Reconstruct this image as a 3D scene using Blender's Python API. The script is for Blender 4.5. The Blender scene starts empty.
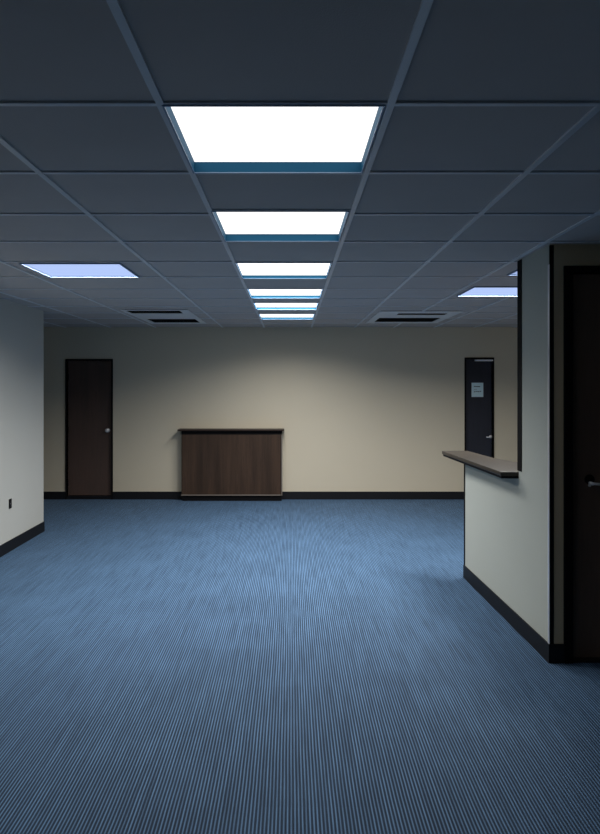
import bpy, bmesh, math
from mathutils import Vector, Matrix

# ------------------------------------------------------------------ set up
S = bpy.context.scene
C = S.collection
S.view_settings.view_transform = 'Standard'
S.view_settings.look = 'None'
S.view_settings.exposure = 0.0
S.view_settings.gamma = 1.0
S.view_settings.use_curve_mapping = False
S.cycles.use_denoising = True
S.cycles.max_bounces = 10
S.cycles.diffuse_bounces = 6
S.cycles.sample_clamp_indirect = 4.0

F = 610.0            # focal length in pixels of the 600x834 frame
HC = 1.73            # camera height
HU = 0.87            # ceiling above the camera
H = HC + HU          # ceiling height
BACK = 9.23          # back wall distance
XMIN, XMAX = -5.0, 5.0
YMIN = -2.6

# ------------------------------------------------------------------ mesh helpers
def add_box(bm, x0, x1, y0, y1, z0, z1, mi=0):
    v = [bm.verts.new(p) for p in ((x0,y0,z0),(x1,y0,z0),(x1,y1,z0),(x0,y1,z0),
                                   (x0,y0,z1),(x1,y0,z1),(x1,y1,z1),(x0,y1,z1))]
    for f in ((0,3,2,1),(4,5,6,7),(0,1,5,4),(1,2,6,5),(2,3,7,6),(3,0,4,7)):
        fc = bm.faces.new([v[i] for i in f]); fc.material_index = mi

def add_prism(bm, pts, z0, z1, mi=0):
    a = sum(pts[i][0]*pts[(i+1) % len(pts)][1]-pts[(i+1) % len(pts)][0]*pts[i][1] for i in range(len(pts)))
    if a < 0: pts = list(reversed(pts))
    lo = [bm.verts.new((x, y, z0)) for x, y in pts]
    hi = [bm.verts.new((x, y, z1)) for x, y in pts]
    n = len(pts)
    bm.faces.new(list(reversed(lo))).material_index = mi
    bm.faces.new(hi).material_index = mi
    for i in range(n):
        bm.faces.new((lo[i], lo[(i+1) % n], hi[(i+1) % n], hi[i])).material_index = mi

def add_cyl(bm, p0, p1, r, n=20, r2=None):
    p0, p1 = Vector(p0), Vector(p1)
    d = (p1-p0); L = d.length
    q = d.to_track_quat('Z', 'Y').to_matrix().to_4x4()
    m = Matrix.Translation((p0+p1)/2) @ q
    bmesh.ops.create_cone(bm, cap_ends=True, segments=n, radius1=r, radius2=r if r2 is None else r2, depth=L, matrix=m)

def add_tube(bm, pts, r, n=14):
    """round bar swept through a list of points"""
    pts = [Vector(p) for p in pts]
    rings = []
    for i, p in enumerate(pts):
        t = (pts[min(i+1, len(pts)-1)]-pts[max(i-1, 0)]).normalized()
        q = t.to_track_quat('Z', 'Y')
        rings.append([bm.verts.new(p+q @ Vector((r*math.cos(a), r*math.sin(a), 0)))
                      for a in [2*math.pi*k/n for k in range(n)]])
    for a, b in zip(rings, rings[1:]):
        for k in range(n):
            bm.faces.new((a[k], a[(k+1) % n], b[(k+1) % n], b[k]))
    bm.faces.new(list(reversed(rings[0]))); bm.faces.new(rings[-1])

def obj(name, bm, mat, parent=None, bevel=0, smooth=False):
    bmesh.ops.recalc_face_normals(bm, faces=bm.faces[:])
    me = bpy.data.meshes.new(name)
    if parent is not None:
        bm.transform(parent.matrix_basis.inverted() if parent.parent is None
                     else (parent.parent.matrix_basis @ parent.matrix_basis).inverted())
    bm.to_mesh(me); bm.free()
    for m in (mat if isinstance(mat, (list, tuple)) else [mat]): me.materials.append(m)
    if smooth:
        for p in me.polygons: p.use_smooth = True
    o = bpy.data.objects.new(name, me); C.objects.link(o)
    if parent is not None: o.parent = parent
    if bevel:
        b = o.modifiers.new('Bevel', 'BEVEL'); b.width = bevel; b.segments = 3; b.limit_method = 'ANGLE'
        b.harden_normals = False
    return o

def box(name, x0, x1, y0, y1, z0, z1, mat, parent=None, bevel=0):
    bm = bmesh.new(); add_box(bm, x0, x1, y0, y1, z0, z1)
    return obj(name, bm, mat, parent, bevel)

def boxes(name, lst, mat, parent=None, bevel=0):
    bm = bmesh.new()
    for b in lst: add_box(bm, *b)
    return obj(name, bm, mat, parent, bevel)

def tag(o, label=None, cat=None, group=None, kind=None):
    if label: o['label'] = label
    if cat: o['category'] = cat
    if group: o['group'] = group
    if kind: o['kind'] = kind
    return o

def struct(o, label=None):
    return tag(o, label, None, None, 'structure')

def thing(name, loc, label, cat, group=None):
    o = bpy.data.objects.new(name, None); C.objects.link(o); o.location = loc
    bpy.context.view_layer.update()
    return tag(o, label, cat, group)

# ------------------------------------------------------------------ materials
def new_mat(name, col=(.5,.5,.5), rough=.6, metal=0.0, spec=.5):
    m = bpy.data.materials.new(name); m.use_nodes = True
    b = m.node_tree.nodes['Principled BSDF']
    b.inputs['Base Color'].default_value = (*col, 1)
    b.inputs['Roughness'].default_value = rough
    b.inputs['Metallic'].default_value = metal
    b.inputs['Specular IOR Level'].default_value = spec
    return m, m.node_tree, b

def N(nt, t, **kw):
    n = nt.nodes.new(t)
    for k, v in kw.items():
        if k in n.inputs: n.inputs[k].default_value = v
        else: setattr(n, k, v)
    return n

def math_n(nt, op, a, b=None, c=None):
    n = nt.nodes.new('ShaderNodeMath'); n.operation = op
    for i, v in enumerate((a, b, c)):
        if v is None: continue
        if isinstance(v, (int, float)): n.inputs[i].default_value = v
        else: nt.links.new(v, n.inputs[i])
    return n.outputs[0]

def mix_c(nt, fac, a, b, blend='MIX'):
    n = nt.nodes.new('ShaderNodeMix'); n.data_type = 'RGBA'; n.blend_type = blend
    for i, v in ((0, fac), (6, a), (7, b)):
        if isinstance(v, (int, float)): n.inputs[i].default_value = v
        elif isinstance(v, tuple): n.inputs[i].default_value = (*v, 1) if len(v) == 3 else v
        else: nt.links.new(v, n.inputs[i])
    return n.outputs[2]

def noise_mat(name, c1, c2, scale, rough, bump=0.0, bscale=200, spec=.5, metal=0.0):
    m, nt, b = new_mat(name, c1, rough, metal, spec)
    g = N(nt, 'ShaderNodeNewGeometry')
    n = N(nt, 'ShaderNodeTexNoise', Scale=scale, Detail=4.0)
    nt.links.new(g.outputs['Position'], n.inputs['Vector'])
    nt.links.new(mix_c(nt, n.outputs['Fac'], c1, c2), b.inputs['Base Color'])
    if bump:
        n2 = N(nt, 'ShaderNodeTexNoise', Scale=bscale, Detail=3.0)
        nt.links.new(g.outputs['Position'], n2.inputs['Vector'])
        bp = N(nt, 'ShaderNodeBump', Strength=bump, Distance=.002)
        nt.links.new(n2.outputs['Fac'], bp.inputs['Height'])
        nt.links.new(bp.outputs['Normal'], b.inputs['Normal'])
    return m

M = {}
M['wall'] = noise_mat('painted_wall', (.64,.575,.445), (.68,.61,.475), 1.3, .85, .25, 160, .3)
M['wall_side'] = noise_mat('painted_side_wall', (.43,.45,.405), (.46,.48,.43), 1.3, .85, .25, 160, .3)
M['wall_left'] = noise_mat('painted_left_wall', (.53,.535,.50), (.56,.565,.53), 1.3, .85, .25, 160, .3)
M['wall_tan'] = noise_mat('painted_tan_wall', (.70,.55,.34), (.74,.58,.37), 1.3, .85, .25, 160, .3)  # wall paint yellowed to stand in for warm light by the near door
M['tile'] = noise_mat('ceiling_tile', (.52,.485,.47), (.59,.55,.535), 3.0, .9, .4, 240, .2)
M['tee'] = noise_mat('ceiling_grid_metal', (.70,.72,.76), (.76,.78,.82), 6, .38, 0, 1, .5)
M['rubber'] = noise_mat('black_rubber', (.006,.007,.010), (.010,.011,.014), 5, .55, 0, 1, .25)
M['black'] = noise_mat('black_paint', (.005,.005,.006), (.008,.008,.009), 8, .7, 0, 1, .1)
M['dark'] = noise_mat('dark_duct', (.006,.006,.006), (.012,.011,.010), 8, .9)
M['chrome'] = noise_mat('satin_chrome', (.80,.80,.82), (.88,.88,.90), 30, .3, 0, 1, .6, .35)
M['alu'] = noise_mat('brushed_aluminium', (.85,.85,.9), (.95,.95,1.0), 30, .45, 0, 1, .5)  # near-white colour stands in for light through the door gap
M['reflector'] = noise_mat('blue_reflector', (.012,.085,.17), (.015,.10,.19), 10, .6, 0, 1, .08)  # blue halo around the bright diffusers, painted into the recess sides
M['trim_blue'] = noise_mat('light_frame_paint', (.20,.30,.46), (.24,.34,.5), 10, .4, 0, 1, .5)
M['vent'] = noise_mat('vent_paint', (.78,.80,.82), (.84,.86,.88), 10, .5)
M['paper'] = noise_mat('notice_paper', (.62,.82,.88), (.7,.88,.93), 10, .8)
M['ink'] = noise_mat('notice_ink', (.02,.05,.06), (.05,.08,.09), 20, .8)
M['edge'] = noise_mat('pale_edge_band', (.20,.17,.14), (.25,.21,.18), 10, .5)

def wood(name, c1, c2, c3, rough=.5, sx=9.0, horizontal=False):
    m, nt, b = new_mat(name, c1, rough, 0, .3)
    g = N(nt, 'ShaderNodeNewGeometry')
    mp = N(nt, 'ShaderNodeMapping')
    mp.inputs['Scale'].default_value = (sx, sx, .5) if not horizontal else (.6, sx, sx)
    nt.links.new(g.outputs['Position'], mp.inputs['Vector'])
    n = N(nt, 'ShaderNodeTexNoise', Scale=1.0, Detail=8.0, Roughness=.6)
    nt.links.new(mp.outputs['Vector'], n.inputs['Vector'])
    n2 = N(nt, 'ShaderNodeTexNoise', Scale=7.0, Detail=4.0)
    nt.links.new(mp.outputs['Vector'], n2.inputs['Vector'])
    r = N(nt, 'ShaderNodeValToRGB')
    r.color_ramp.elements[0].position = .36; r.color_ramp.elements[0].color = (*c1, 1)
    r.color_ramp.elements[1].position = .66; r.color_ramp.elements[1].color = (*c2, 1)
    nt.links.new(n.outputs['Fac'], r.inputs['Fac'])
    f = math_n(nt, 'MULTIPLY', math_n(nt, 'GREATER_THAN', n2.outputs['Fac'], .58), .3)
    nt.links.new(mix_c(nt, f, r.outputs['Color'], c3), b.inputs['Base Color'])
    bp = N(nt, 'ShaderNodeBump', Strength=.15, Distance=.001)
    nt.links.new(n2.outputs['Fac'], bp.inputs['Height'])
    nt.links.new(bp.outputs['Normal'], b.inputs['Normal'])
    return m
M['walnut'] = wood('dark_walnut', (.036,.021,.013), (.070,.040,.025), (.024,.014,.010), .5)
M['walnut_top'] = wood('dark_walnut_top', (.026,.016,.012), (.038,.023,.016), (.02,.013,.01), .4, 9, True)
M['door_wood'] = wood('brown_door_veneer', (.085,.058,.048), (.11,.07,.058), (.07,.05,.042), .55, 6)
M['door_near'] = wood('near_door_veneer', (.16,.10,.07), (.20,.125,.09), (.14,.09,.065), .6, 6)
M['door_dark'] = wood('blue_black_door', (.022,.025,.038), (.03,.034,.052), (.018,.02,.03), .5, 6)
M['counter'] = wood('grey_brown_laminate', (.032,.027,.022), (.045,.038,.031), (.025,.021,.018), .33, 8)

# carpet: ribs running away from the camera, in 0.6 m tiles of slightly different pile
def carpet():
    m, nt, b = new_mat('ribbed_blue_carpet', (.05,.09,.16), .8, 0, .25)
    g = N(nt, 'ShaderNodeNewGeometry')
    sp = N(nt, 'ShaderNodeSeparateXYZ'); nt.links.new(g.outputs['Position'], sp.inputs[0])
    X, Y = sp.outputs[0], sp.outputs[1]
    warp = N(nt, 'ShaderNodeTexNoise', Scale=2.2, Detail=2.0); nt.links.new(g.outputs['Position'], warp.inputs['Vector'])
    xx = math_n(nt, 'ADD', X, math_n(nt, 'MULTIPLY', warp.outputs['Fac'], .006))
    ph = math_n(nt, 'MULTIPLY', xx, 2*math.pi/.0150)
    s = math_n(nt, 'MULTIPLY_ADD', math_n(nt, 'SINE', ph), .5, .5)
    # broken pile along each rib
    mp = N(nt, 'ShaderNodeMapping'); mp.inputs['Scale'].default_value = (54, 2.2, 1)
    nt.links.new(g.outputs['Position'], mp.inputs['Vector'])
    n1 = N(nt, 'ShaderNodeTexNoise', Scale=1.0, Detail=3.0); nt.links.new(mp.outputs['Vector'], n1.inputs['Vector'])
    n2 = N(nt, 'ShaderNodeTexNoise', Scale=170.0, Detail=2.0); nt.links.new(g.outputs['Position'], n2.inputs['Vector'])
    # carpet squares
    cx = math_n(nt, 'FLOOR', math_n(nt, 'DIVIDE', math_n(nt, 'ADD', X, .13), .5))
    cy = math_n(nt, 'FLOOR', math_n(nt, 'DIVIDE', Y, .5))
    cb = N(nt, 'ShaderNodeCombineXYZ'); nt.links.new(cx, cb.inputs[0]); nt.links.new(cy, cb.inputs[1])
    wn = N(nt, 'ShaderNodeTexWhiteNoise'); wn.noise_dimensions = '2D'; nt.links.new(cb.outputs[0], wn.inputs['Vector'])
    contrast = math_n(nt, 'MULTIPLY_ADD', wn.outputs['Value'], .10, .90)
    big = N(nt, 'ShaderNodeTexNoise', Scale=3.0, Detail=4.0); nt.links.new(g.outputs['Position'], big.inputs['Vector'])
    rib = math_n(nt, 'POWER', s, 2.2)
    amp = math_n(nt, 'MULTIPLY', contrast, math_n(nt, 'MULTIPLY_ADD', n1.outputs['Fac'], 1.7, .1))
    fac = math_n(nt, 'MULTIPLY', rib, amp)
    fac = math_n(nt, 'ADD', fac, math_n(nt, 'MULTIPLY_ADD', n2.outputs['Fac'], .24, -.12))
    fac = math_n(nt, 'ADD', fac, math_n(nt, 'MULTIPLY_ADD', big.outputs['Fac'], .2, -.1))
    cl = nt.nodes.new('ShaderNodeClamp'); nt.links.new(fac, cl.inputs[0])
    col = mix_c(nt, cl.outputs[0], CARPET_LO, CARPET_HI)
    nt.links.new(col, b.inputs['Base Color'])
    bp = N(nt, 'ShaderNodeBump', Strength=.4, Distance=.003)
    hgt = math_n(nt, 'MULTIPLY_ADD', n2.outputs['Fac'], .35, s)
    nt.links.new(hgt, bp.inputs['Height']); nt.links.new(bp.outputs['Normal'], b.inputs['Normal'])
    b.inputs['Sheen Weight'].default_value = .15
    b.inputs['Sheen Roughness'].default_value = .5
    b.inputs['Sheen Tint'].default_value = (.55,.75,1,1)
    return m
CARPET_LO = (.003,.016,.042)
CARPET_HI = (.130,.255,.440)
M['carpet'] = carpet()

def emitter(name, col, strength):
    m = bpy.data.materials.new(name); m.use_nodes = True
    nt = m.node_tree; nt.nodes.clear()
    o = nt.nodes.new('ShaderNodeOutputMaterial'); e = nt.nodes.new('ShaderNodeEmission')
    e.inputs['Color'].default_value = (*col, 1); e.inputs['Strength'].default_value = strength
    nt.links.new(e.outputs[0], o.inputs[0])
    return m

# ------------------------------------------------------------------ floor and walls
struct(box('floor', XMIN-.1, XMAX+.1, YMIN-.1, BACK+.1, -.05, 0, M['carpet']))

# back wall with two door openings
def px(x, Y=BACK): return (x-291)*Y/F
def pz(y, Y=BACK): return HC+(385-y)*Y/F
D1 = (px(65.5), px(113), pz(359))          # outer size of left back door frame
D2 = (px(464.5), px(494), pz(357.5))
FW = .022
WT = .12
H2 = H+.01
d1i = (D1[0]+FW, D1[1]-FW, D1[2]-FW)
d2i = (D2[0]+FW, D2[1]-FW, D2[2]-FW)
def back_wall():
    y0, y1 = BACK, BACK+WT
    L = [(XMIN, d1i[0], y0, y1, 0, H2), (d1i[0], d1i[1], y0, y1, d1i[2], H2),
         (d1i[1], d2i[0], y0, y1, 0, H2), (d2i[0], d2i[1], y0, y1, d2i[2], H2),
         (d2i[1], XMAX, y0, y1, 0, H2)]
    return boxes('wall_back', L, M['wall'])
struct(back_wall())

XL = -2.925; YL = 7.21
struct(box('wall_left', XL-WT, XL, YMIN, YL, 0, H2, M['wall_left']))
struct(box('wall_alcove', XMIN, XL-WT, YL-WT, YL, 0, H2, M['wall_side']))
struct(box('wall_far_left', XMIN-WT, XMIN, YL-WT, BACK+WT, 0, H2, M['wall']))
struct(box('wall_far_right', XMAX, XMAX+WT, YMIN, BACK+WT, 0, H2, M['wall']))
struct(box('wall_rear', XL-WT, XMAX, YMIN-WT, YMIN, 0, H2, M['wall_side']))

# right partition: slightly skewed line from (PN) near corner to (PF) far end
PN = Vector((1.612, 3.80)); PF = Vector((1.556, 5.468))
pd = (PF-PN).normalized(); pn = Vector((pd.y, -pd.x))   # pn points to +x side
def pp(s, w=0):          # s metres along partition from near corner, w metres into the thickness
    q = PN+pd*s+pn*w; return (q.x, q.y)
LEN = (PF-PN).length
SJ = .475                # the full-height stretch ends here
YF = 3.80                # face looking at the camera
D3 = (px(563.5, YF), px(563.5, YF)+1.02, pz(266, YF))
FW3 = .056
d3i = (D3[0]+FW3, D3[1]-FW3, D3[2]-.042)
def wall_partition():
    bm = bmesh.new()
    add_prism(bm, [(PN.x, YF+.006), pp(SJ), pp(SJ, .12), (PN.x+.12, YF+.006)], 0, H2)
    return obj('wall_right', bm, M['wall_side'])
struct(wall_partition())
bm = bmesh.new(); add_prism(bm, [pp(SJ), pp(LEN), pp(LEN, .12), pp(SJ, .12)], 0, 1.072)
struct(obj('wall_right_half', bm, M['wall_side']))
# wall facing the camera, with the near door opening
x0 = PN.x+.12
struct(boxes('wall_right_front', [(PN.x+.001, x0, YF, YF+.006, 0, H2), (x0, d3i[0], YF, YF+WT, 0, H2), (d3i[0], d3i[1], YF, YF+WT, d3i[2], H2),
                          (d3i[1], XMAX, YF, YF+WT, 0, H2)], M['wall_tan']))

# ------------------------------------------------------------------ baseboards
BB, BT = .118, .010
struct(boxes('baseboard_back', [(XMIN, D1[0], BACK-BT, BACK, 0, BB), (D1[1], D2[0], BACK-BT, BACK, 0, BB),
                         (D2[1], XMAX, BACK-BT, BACK, 0, BB)], M['rubber'], bevel=.003))
struct(boxes('baseboard_left', [(XL, XL+BT, YMIN, YL+BT, 0, BB), (XL-WT, XL, YL, YL+BT, 0, BB)], M['rubber'], bevel=.003))
bm = bmesh.new()
add_prism(bm, [pp(-BT*1.0, -BT), pp(LEN+BT, -BT), pp(LEN+BT, .12), pp(LEN, .12), pp(LEN), pp(0)], 0, BB)
add_prism(bm, [(PN.x-BT, YF-BT), (D3[0], YF-BT), (D3[0], YF), (PN.x-BT, YF)], 0, BB)
struct(obj('baseboard_right', bm, M['rubber'], bevel=.002))
struct(box('baseboard_right_front', D3[1], XMAX, YF-BT, YF, 0, BB, M['rubber'], bevel=.003))

# vertical black trims: partition corner guard, jamb of the pass-through, end cap of the half wall
bm = bmesh.new()
add_prism(bm, [(PN.x-.003, YF-.004), (PN.x+.024, YF-.004), (PN.x+.024, YF), (PN.x, YF), (PN.x+.0, YF+.004), (PN.x-.003, YF+.004)], BB, H)
struct(obj('trim_1', bm, M['black'], bevel=.001), 'black corner guard on the partition edge')
bm = bmesh.new()
add_prism(bm, [pp(SJ-.055, -.006), pp(SJ+.012, -.006), pp(SJ+.012, .126), pp(SJ, .126), pp(SJ), pp(SJ-.055)], 1.13, H)
struct(obj('trim_2', bm, M['black'], bevel=.002), 'black jamb of the counter opening')
bm = bmesh.new()
add_prism(bm, [pp(LEN-.018, -.005), pp(LEN+.006, -.005), pp(LEN+.006, .125), pp(LEN, .125), pp(LEN), pp(LEN-.018)], BB, 1.072)
struct(obj('trim_3', bm, M['black'], bevel=.001), 'black end cap of the half wall')

bm = bmesh.new()  # bead added to draw the bluish highlight along the corner guard
add_prism(bm, [(PN.x-.008, YF-.002), (PN.x-.003, YF-.006), (PN.x-.003, YF+.012), (PN.x-.008, YF+.012)], BB, H-.12)
struct(obj('trim_5', bm, M['chrome'], bevel=.001), 'thin metal bead on the partition corner')

# ------------------------------------------------------------------ ceiling: tiles, metal grid, fittings in the openings
cols = [XMIN, -4.09, -3.41, -2.73, -2.05, -1.033, -.406, .310, .966, 1.557, 2.165, 2.775, 3.385, 4.0, XMAX]
rows = [YMIN, -1.79, -1.18, -.56, .05, .665, 1.28, 1.895, 2.509, 3.12, 3.72, 4.325, 4.94, 5.56, 6.17, 6.78, 7.39, 8.0, 8.61, BACK]
rows_c = [YMIN, -1.79, -1.18, -.56, .05, .665, 1.28, 1.895, 2.509, 3.05, 3.70, 4.34, 4.99, 5.52, 6.11, 6.45, 7.04, 7.46, 8.08, 8.66, BACK]
# openings in the tiles: (x0, x1, y0, y1)
G = .013
centre = [(-.397, .290, a+.002, b-G) for a, b in ((1.895,2.509),(3.05,3.70),(4.34,4.99),(5.52,6.11),(6.45,7.04),(7.46,8.08))]
side = [(-1.945, -1.225, 4.37, 4.925), (1.625, 2.33, 5.42, 5.975), (1.715, 2.42, 4.36, 4.84)]
vents = [(-1.96, -1.20, 7.06, 8.60), (1.06, 2.02, 7.20, 8.50)]
openings = centre+side+vents
def sub_rect(r, hole):
    """rectangle r minus rectangle hole as a list of rectangles"""
    x0, x1, y0, y1 = r; a0, a1, b0, b1 = hole
    if a0 >= x1 or a1 <= x0 or b0 >= y1 or b1 <= y0: return [r]
    out = []
    a0, a1 = max(a0, x0), min(a1, x1); b0, b1 = max(b0, y0), min(b1, y1)
    if b0 > y0+1e-4: out.append((x0, x1, y0, b0))
    if b1 < y1-1e-4: out.append((x0, x1, b1, y1))
    if a0 > x0+1e-4: out.append((x0, a0, b0, b1))
    if a1 < x1-1e-4: out.append((a1, x1, b0, b1))
    return out
bm = bmesh.new(); tee = bmesh.new()
TW = .0125
for i in range(len(cols)-1):
    rr = rows_c if abs(cols[i]+.406) < .01 else rows
    for j in range(len(rr)-1):
        rs = [(cols[i], cols[i+1], rr[j], rr[j+1])]
        for h_ in openings:
            rs = [q for r in rs for q in sub_rect(r, h_)]
        for r in rs: add_box(bm, r[0], r[1], r[2], r[3], H+.007, H+.022)
        # cross tee at the far side of this cell
        if j < len(rr)-2:
            t = [(cols[i]+TW, cols[i+1]-TW, rr[j+1]-.010, rr[j+1]+.010)]
            for h_ in openings: t = [q for r in t for q in sub_rect(r, h_)]
            for r in t: add_box(tee, r[0], r[1], r[2], r[3], H, H+.007)
struct(obj('ceiling', bm, M['tile']), 'grey ceiling tiles')
for i in range(1, len(cols)-1):
    t = [(cols[i]-TW, cols[i]+TW, YMIN, BACK)]
    for h_ in openings: t = [q for r in t for q in sub_rect(r, h_)]
    for r in t: add_box(tee, r[0], r[1], r[2], r[3], H-.001, H+.007)
struct(obj('trim_4', tee, M['tee'], bevel=.0008), 'metal grid of the suspended ceiling')
struct(box('ceiling_deck', XMIN-WT, XMAX+WT, YMIN-WT, BACK+WT, H+.40, H+.46, M['dark']), 'dark deck above the tiles')

def ceiling_light(o, depth, mat, label, group, reflector, lip=.003):
    x0, x1, y0, y1 = o
    t = thing('ceiling_light', ((x0+x1)/2, (y0+y1)/2, H), label, 'ceiling light', group)
    zt = H+depth
    w = .003
    # sloping reflector sides as one shell
    r = bmesh.new()
    for b in ((x0, x0+w, y0, y1), (x1-w, x1, y0, y1), (x0+w, x1-w, y0, y0+w), (x0+w, x1-w, y1-w, y1)):
        add_box(r, *b, H, zt+.05)
    obj('reflector', r, reflector, t)
    box('housing', x0, x1, y0, y1, zt+.05, zt+.06, M['vent'], t)
    box('diffuser', x0+w, x1-w, y0+w, y1-w, zt, zt+.006, mat, t)
    fr = bmesh.new()
    for b in ((x0-.004, x0+lip, y0-.004, y1+.004), (x1-lip, x1+.004, y0-.004, y1+.004),
              (x0+lip, x1-lip, y0-.004, y0+lip), (x0+lip, x1-lip, y1-lip, y1+.004)):
        add_box(fr, *b, H-.004, H)
    obj('frame', fr, M['trim_blue'], t, bevel=.001)
    return t
LC = (1.0, .99, .975)
DEP = (.042, .026)
SPREAD = 158
def lamp(t, o, power, col, spread, dz):
    la = bpy.data.lights.new('lamp', 'AREA'); la.shape = 'RECTANGLE'; la.size = o[1]-o[0]-.02; la.size_y = o[3]-o[2]-.02
    la.energy = power; la.color = col; la.spread = math.radians(spread)
    lo = bpy.data.objects.new('lamp', la); C.objects.link(lo); lo.parent = t; lo.location = (0, 0, dz)
strengths = [.4, 1.4, 8, 26, 36, 17]
where = ['nearest and largest lit ceiling light of the middle row, above the front of the carpet',
         'second lit ceiling light from the front in the middle row',
         'third lit ceiling light from the front in the middle row',
         'fourth lit ceiling light of the middle row, a thin bright strip between two others',
         'fifth lit ceiling light of the middle row, second closest to the back wall',
         'smallest lit ceiling light of the middle row, closest to the back wall']
for o, s, l, sp in zip(centre, strengths, where, (150, 145, 130, 138, 155, 150)):
    t = ceiling_light(o, DEP[o[2]>4], emitter('lit_diffuser', LC, 1.5 if o[2] < 4 else 2.2), l, 'ceiling lights in the middle row', M['reflector'])
    lamp(t, o, s, LC, sp, DEP[o[2]>4]-.004)
LS = (.46, .60, .98)
ts0 = ceiling_light(side[0], .008, emitter('pale_diffuser', LS, 1.0), 'pale blue ceiling light on the left, apart from the bright middle row', 'pale ceiling lights at the sides', M['trim_blue'], .008)
ts1 = ceiling_light(side[1], .008, emitter('pale_diffuser', LS, 1.0), 'pale blue ceiling light seen through the counter opening, the larger lower one at right', 'pale ceiling lights at the sides', M['trim_blue'], .008)
ts2 = ceiling_light(side[2], .008, emitter('pale_diffuser', LS, .8), 'sliver of pale blue ceiling light beside the top of the black jamb at right', 'pale ceiling lights at the sides', M['trim_blue'], .008)

for t, o, p in ((ts0, side[0], 40), (ts1, side[1], 62), (ts2, side[2], 10)): lamp(t, o, p, (1.0, .98, .93), 158, .005)

def air_vent(o, slots, label):
    x0, x1, y0, y1 = o
    t = thing('air_vent', ((x0+x1)/2, (y0+y1)/2, H), label, 'air vent', 'air vents in the ceiling near the back wall')
    rs = [(x0-.012, x1+.012, y0-.012, y1+.012)]
    for s in slots: rs = [q for r in rs for q in sub_rect(r, s)]
    bm = bmesh.new()
    for r in rs: add_box(bm, *r, H-.006, H+.001)
    obj('frame', bm, M['vent'], t, bevel=0)
    for s in slots:
        bm = bmesh.new(); w = .004
        for b in ((s[0]-w, s[0], s[2]-w, s[3]+w), (s[1], s[1]+w, s[2]-w, s[3]+w), (s[0], s[1], s[2]-w, s[2]), (s[0], s[1], s[3], s[3]+w)):
            add_box(bm, *b, H+.001, H+.16)
        add_box(bm, s[0]-w, s[1]+w, s[2]-w, s[3]+w, H+.16, H+.166)
        d = obj('duct', bm, M['dark'], t)
        n = max(2, int((s[3]-s[2])/.075))
        for k in range(1, n):
            y = s[2]+(s[3]-s[2])*k/n
            bm = bmesh.new()
            v = [bm.verts.new(p) for p in ((s[0], y-.012, H+.004), (s[1], y-.012, H+.004), (s[1], y+.012, H+.034), (s[0], y+.012, H+.034),
                                           (s[0], y-.010, H+.003), (s[1], y-.010, H+.003), (s[1], y+.014, H+.033), (s[0], y+.014, H+.033))]
            for f in ((0,1,2,3),(4,7,6,5),(0,4,5,1),(3,2,6,7),(0,3,7,4),(1,5,6,2)): bm.faces.new([v[q] for q in f])
            obj('slat', bm, M['dark'], t)
    return t
air_vent(vents[0], [(-1.93, -1.30, 7.10, 7.40), (-1.90, -1.26, 8.0, 8.50)],
         'grey ceiling air vent with two dark slots on the left, above the brown door')
air_vent(vents[1], [(1.30, 1.90, 7.36, 7.56), (1.14, 1.94, 7.86, 8.40)],
         'grey ceiling air vent with two dark slots on the right, toward the notice door')

# ------------------------------------------------------------------ doors
def door(name, D, di, y, matp, label, bottom=.03, recess=.035, head=FW):
    t = bpy.data.objects.new(name, None); C.objects.link(t); t.location = ((D[0]+D[1])/2, y, 0)
    bpy.context.view_layer.update(); struct(t, label)
    fr = bmesh.new()
    add_box(fr, D[0], di[0], y-.014, y+WT, 0, D[2])
    add_box(fr, di[1], D[1], y-.014, y+WT, 0, D[2])
    add_box(fr, di[0], di[1], y-.014, y+WT, di[2], D[2])
    obj('door_frame', fr, M['black'], t, bevel=.002)
    box('door_panel', di[0]+.003, di[1]-.003, y+recess, y+recess+.04, bottom, di[2]-.003, matp, t, .002)
    box('threshold', di[0], di[1], y-.004, y+WT, 0, bottom-.006, M['rubber'], t, .003)
    return t
t1 = door('door_1', D1, d1i, BACK, M['door_wood'], 'brown door at the left of the back wall', .055)
# round knob
kx, kz = px(107.3), pz(430.5)
bm = bmesh.new()
yk = BACK+.035
add_cyl(bm, (kx, yk-.006, kz), (kx, yk, kz), .032, 28)
add_cyl(bm, (kx, yk-.035, kz), (kx, yk-.006, kz), .012, 20)
bmesh.ops.create_uvsphere(bm, u_segments=24, v_segments=14, radius=.030, matrix=Matrix.Translation((kx, yk-.05, kz)) @ Matrix.Diagonal((1, .75, 1, 1)))
tag(obj('door_knob', bm, M['chrome'], t1, smooth=True), 'chrome knob')
bm = bmesh.new()
for z in (.25, 1.05, 1.85):
    add_cyl(bm, (d1i[0]+.004, BACK+.030, z-.05), (d1i[0]+.004, BACK+.030, z+.05), .007)
obj('hinge', bm, M['black'], t1, smooth=True)

t2 = door('door_2', D2, d2i, BACK, M['door_dark'], 'dark blue door with a notice at the right of the back wall', .03)
kx, kz = px(491.5), pz(437)
bm = bmesh.new()
add_cyl(bm, (kx, yk-.008, kz), (kx, yk, kz), .026, 28)
add_tube(bm, [(kx, yk-.004, kz), (kx, yk-.045, kz), (kx-.012, yk-.055, kz), (kx-.06, yk-.057, kz), (kx-.085, yk-.054, kz)], .009)
tag(obj('door_handle', bm, M['chrome'], t2, smooth=True), 'chrome lever handle')
bm = bmesh.new()  # strip added in place of the lit gap at the door head
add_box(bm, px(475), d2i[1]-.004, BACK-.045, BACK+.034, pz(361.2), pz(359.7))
tag(obj('door_closer', bm, M['alu'], t2, bevel=.003), 'pale metal strip along the top of the door')

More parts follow.
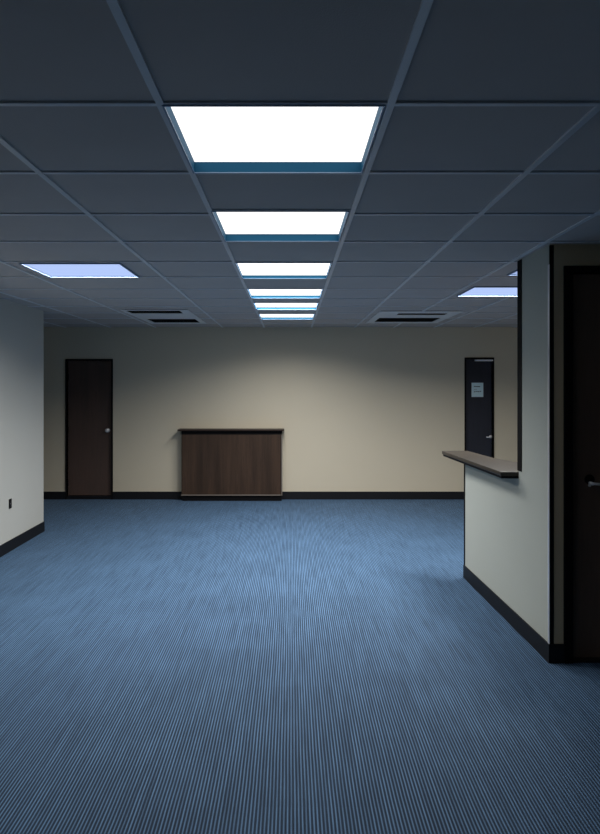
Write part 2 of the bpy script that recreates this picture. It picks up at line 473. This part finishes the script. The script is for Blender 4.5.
t3 = door('door_3', D3, d3i, YF, M['door_near'], 'tall dark brown door in black frame at the right edge', .02, .03)
yk = YF+.03; kx, kz = 1.868, 1.73-98.5*YF/F
bm = bmesh.new()
add_cyl(bm, (kx+.004, yk-.010, kz+.022), (kx+.004, yk, kz+.022), .030, 32)
obj('handle_rose', bm, M['black'], t3, bevel=.002, smooth=False)
bm = bmesh.new()
add_cyl(bm, (kx+.004, yk-.045, kz), (kx+.004, yk-.008, kz), .011, 20)
add_tube(bm, [(kx-.004, yk-.045, kz+.001), (kx+.02, yk-.052, kz+.001), (kx+.06, yk-.053, kz-.003), (kx+.12, yk-.050, kz-.004)], .0085)
tag(obj('door_handle', bm, M['chrome'], t3, smooth=True), 'chrome lever handle')
bm = bmesh.new(); add_cyl(bm, (kx+.003, yk-.014, kz-.016), (kx+.003, yk-.0, kz-.016), .0075, 20)
obj('lock_cylinder', bm, M['chrome'], t3, smooth=False, bevel=.001)

# notice on the dark door
nx0, nx1, nz0, nz1 = px(472.2), px(484), pz(397), pz(382.7)
ny = BACK+.035-.002
tn = thing('notice', ((nx0+nx1)/2, ny, nz0), 'pale blue paper notice fixed to the dark back door', 'notice')
box('sheet', nx0, nx1, ny, ny+.0015, nz0, nz1, M['paper'], tn)
Hn = nz1-nz0
def strokes(zc, hh, xs):
    for a, b, dz in xs:
        box('printed_line', nx0+a*(nx1-nx0), nx0+b*(nx1-nx0), ny-.0012, ny, zc+dz-hh/2, zc+dz+hh/2, M['ink'], tn)
strokes(nz0+.735*Hn, .012, [(.20,.36,0),(.38,.72,-.002)])
strokes(nz0+.52*Hn, .005, [(.22,.34,0),(.38,.44,.002)])
strokes(nz0+.37*Hn, .012, [(.20,.32,-.002),(.36,.46,.002),(.50,.66,0),(.70,.80,.004)])

# ------------------------------------------------------------------ black wall outlet on left wall
oy, oz = 6.35, pz(504.6, 6.30)
to = thing('wall_outlet', (XL, oy, oz-.05), 'small black power outlet low on the left wall', 'outlet')
bm = bmesh.new(); add_box(bm, XL, XL+.006, oy-.029, oy+.029, oz-.05, oz+.05)
obj('cover_plate', bm, M['black'], to, bevel=.002)
for dz in (-.022, .022):
    bm = bmesh.new(); add_cyl(bm, (XL+.006, oy, oz+dz), (XL+.009, oy, oz+dz), .015, 24)
    s = obj('socket', bm, M['rubber'], to)
bm = bmesh.new(); add_cyl(bm, (XL+.006, oy, oz), (XL+.0075, oy, oz), .003, 12)
obj('screw', bm, M['chrome'], to)

# ------------------------------------------------------------------ low wooden cabinet against the back wall
CYF = BACK-.16
cx0, cx1 = px(181.2, CYF), px(282.2, CYF)
ctop = pz(430.9, CYF); cbot = pz(495.6, CYF)
tc = thing('low_cabinet', ((cx0+cx1)/2, BACK-.10, 0), 'low dark walnut cabinet with an overhanging top against the back wall', 'cabinet')
yb = BACK-.012
box('carcass', cx0, cx1, CYF+.018, yb, cbot, ctop, M['walnut'], tc, .001)
box('front_panel', cx0+.012, cx1-.022, CYF, CYF+.018, cbot+.016, ctop-.055, M['walnut'], tc, .002)
box('top_rail', cx0+.001, cx1-.001, CYF+.004, CYF+.018, ctop-.055, ctop, M['black'], tc)
bm = bmesh.new()
add_box(bm, cx1-.022, cx1-.012, CYF-.002, CYF+.018, cbot, ctop-.055)
tag(obj('corner_strip', bm, M['black'], tc), 'dark strip at the right corner')
tag(box('edge_band', cx1-.012, cx1, CYF-.002, CYF+.018, cbot, ctop-.055, M['edge'], tc), 'pale edging along the right corner')
tag(box('bottom_rail', cx0, cx1-.022, CYF-.002, CYF+.018, cbot, cbot+.014, M['edge'], tc), 'pale edging along the bottom')
box('plinth', cx0+.01, cx1-.01, CYF+.03, yb, 0, cbot, M['black'], tc)
CYT = CYF-.05
bm = bmesh.new(); add_box(bm, px(177.3, CYT), px(284.2, CYT), CYT, yb, ctop, ctop+.027)
obj('top', bm, M['walnut_top'], tc, bevel=.008)

# ------------------------------------------------------------------ service counter on the half wall
CZ = 1.120; CT = .042
tcn = thing('service_counter', (1.6, 4.9, CZ-CT), 'grey-brown laminate counter slab projecting from the half wall opening', 'counter')
pts = [(1.473, 4.285), (1.400, 5.66), (1.640, 5.66), (1.700, 5.10), (1.80, 4.80), (1.80, SJ+3.80+.02), (1.612, SJ+3.80+.018), (1.60-.004, 4.285)]
bm = bmesh.new(); add_prism(bm, pts, CZ-CT+.012, CZ)
obj('slab', bm, M['counter'], tcn, bevel=.005)
ins = [(1.481, 4.293), (1.409, 5.652), (1.632, 5.652), (1.692, 5.10), (1.79, 4.795), (1.79, SJ+3.80+.028), (1.612, SJ+3.80+.024), (1.596, 4.293)]
bm = bmesh.new(); add_prism(bm, ins, CZ-CT-.006, CZ-CT+.012)
obj('underside_edge', bm, M['black'], tcn, bevel=.002)

# ------------------------------------------------------------------ camera
cam = bpy.data.cameras.new('Camera'); co = bpy.data.objects.new('Camera', cam); C.objects.link(co)
co.location = (0, 0, HC); co.rotation_euler = (math.pi/2, 0, 0)
cam.sensor_width = 36; cam.sensor_fit = 'AUTO'; cam.lens = F/834*36
cam.shift_x = 9/834; cam.shift_y = -32/834
cam.clip_start = .05
S.camera = co

w = bpy.data.worlds.new('World'); S.world = w; w.use_nodes = True
w.node_tree.nodes['Background'].inputs[0].default_value = (.02,.025,.03,1)
w.node_tree.nodes['Background'].inputs[1].default_value = .2
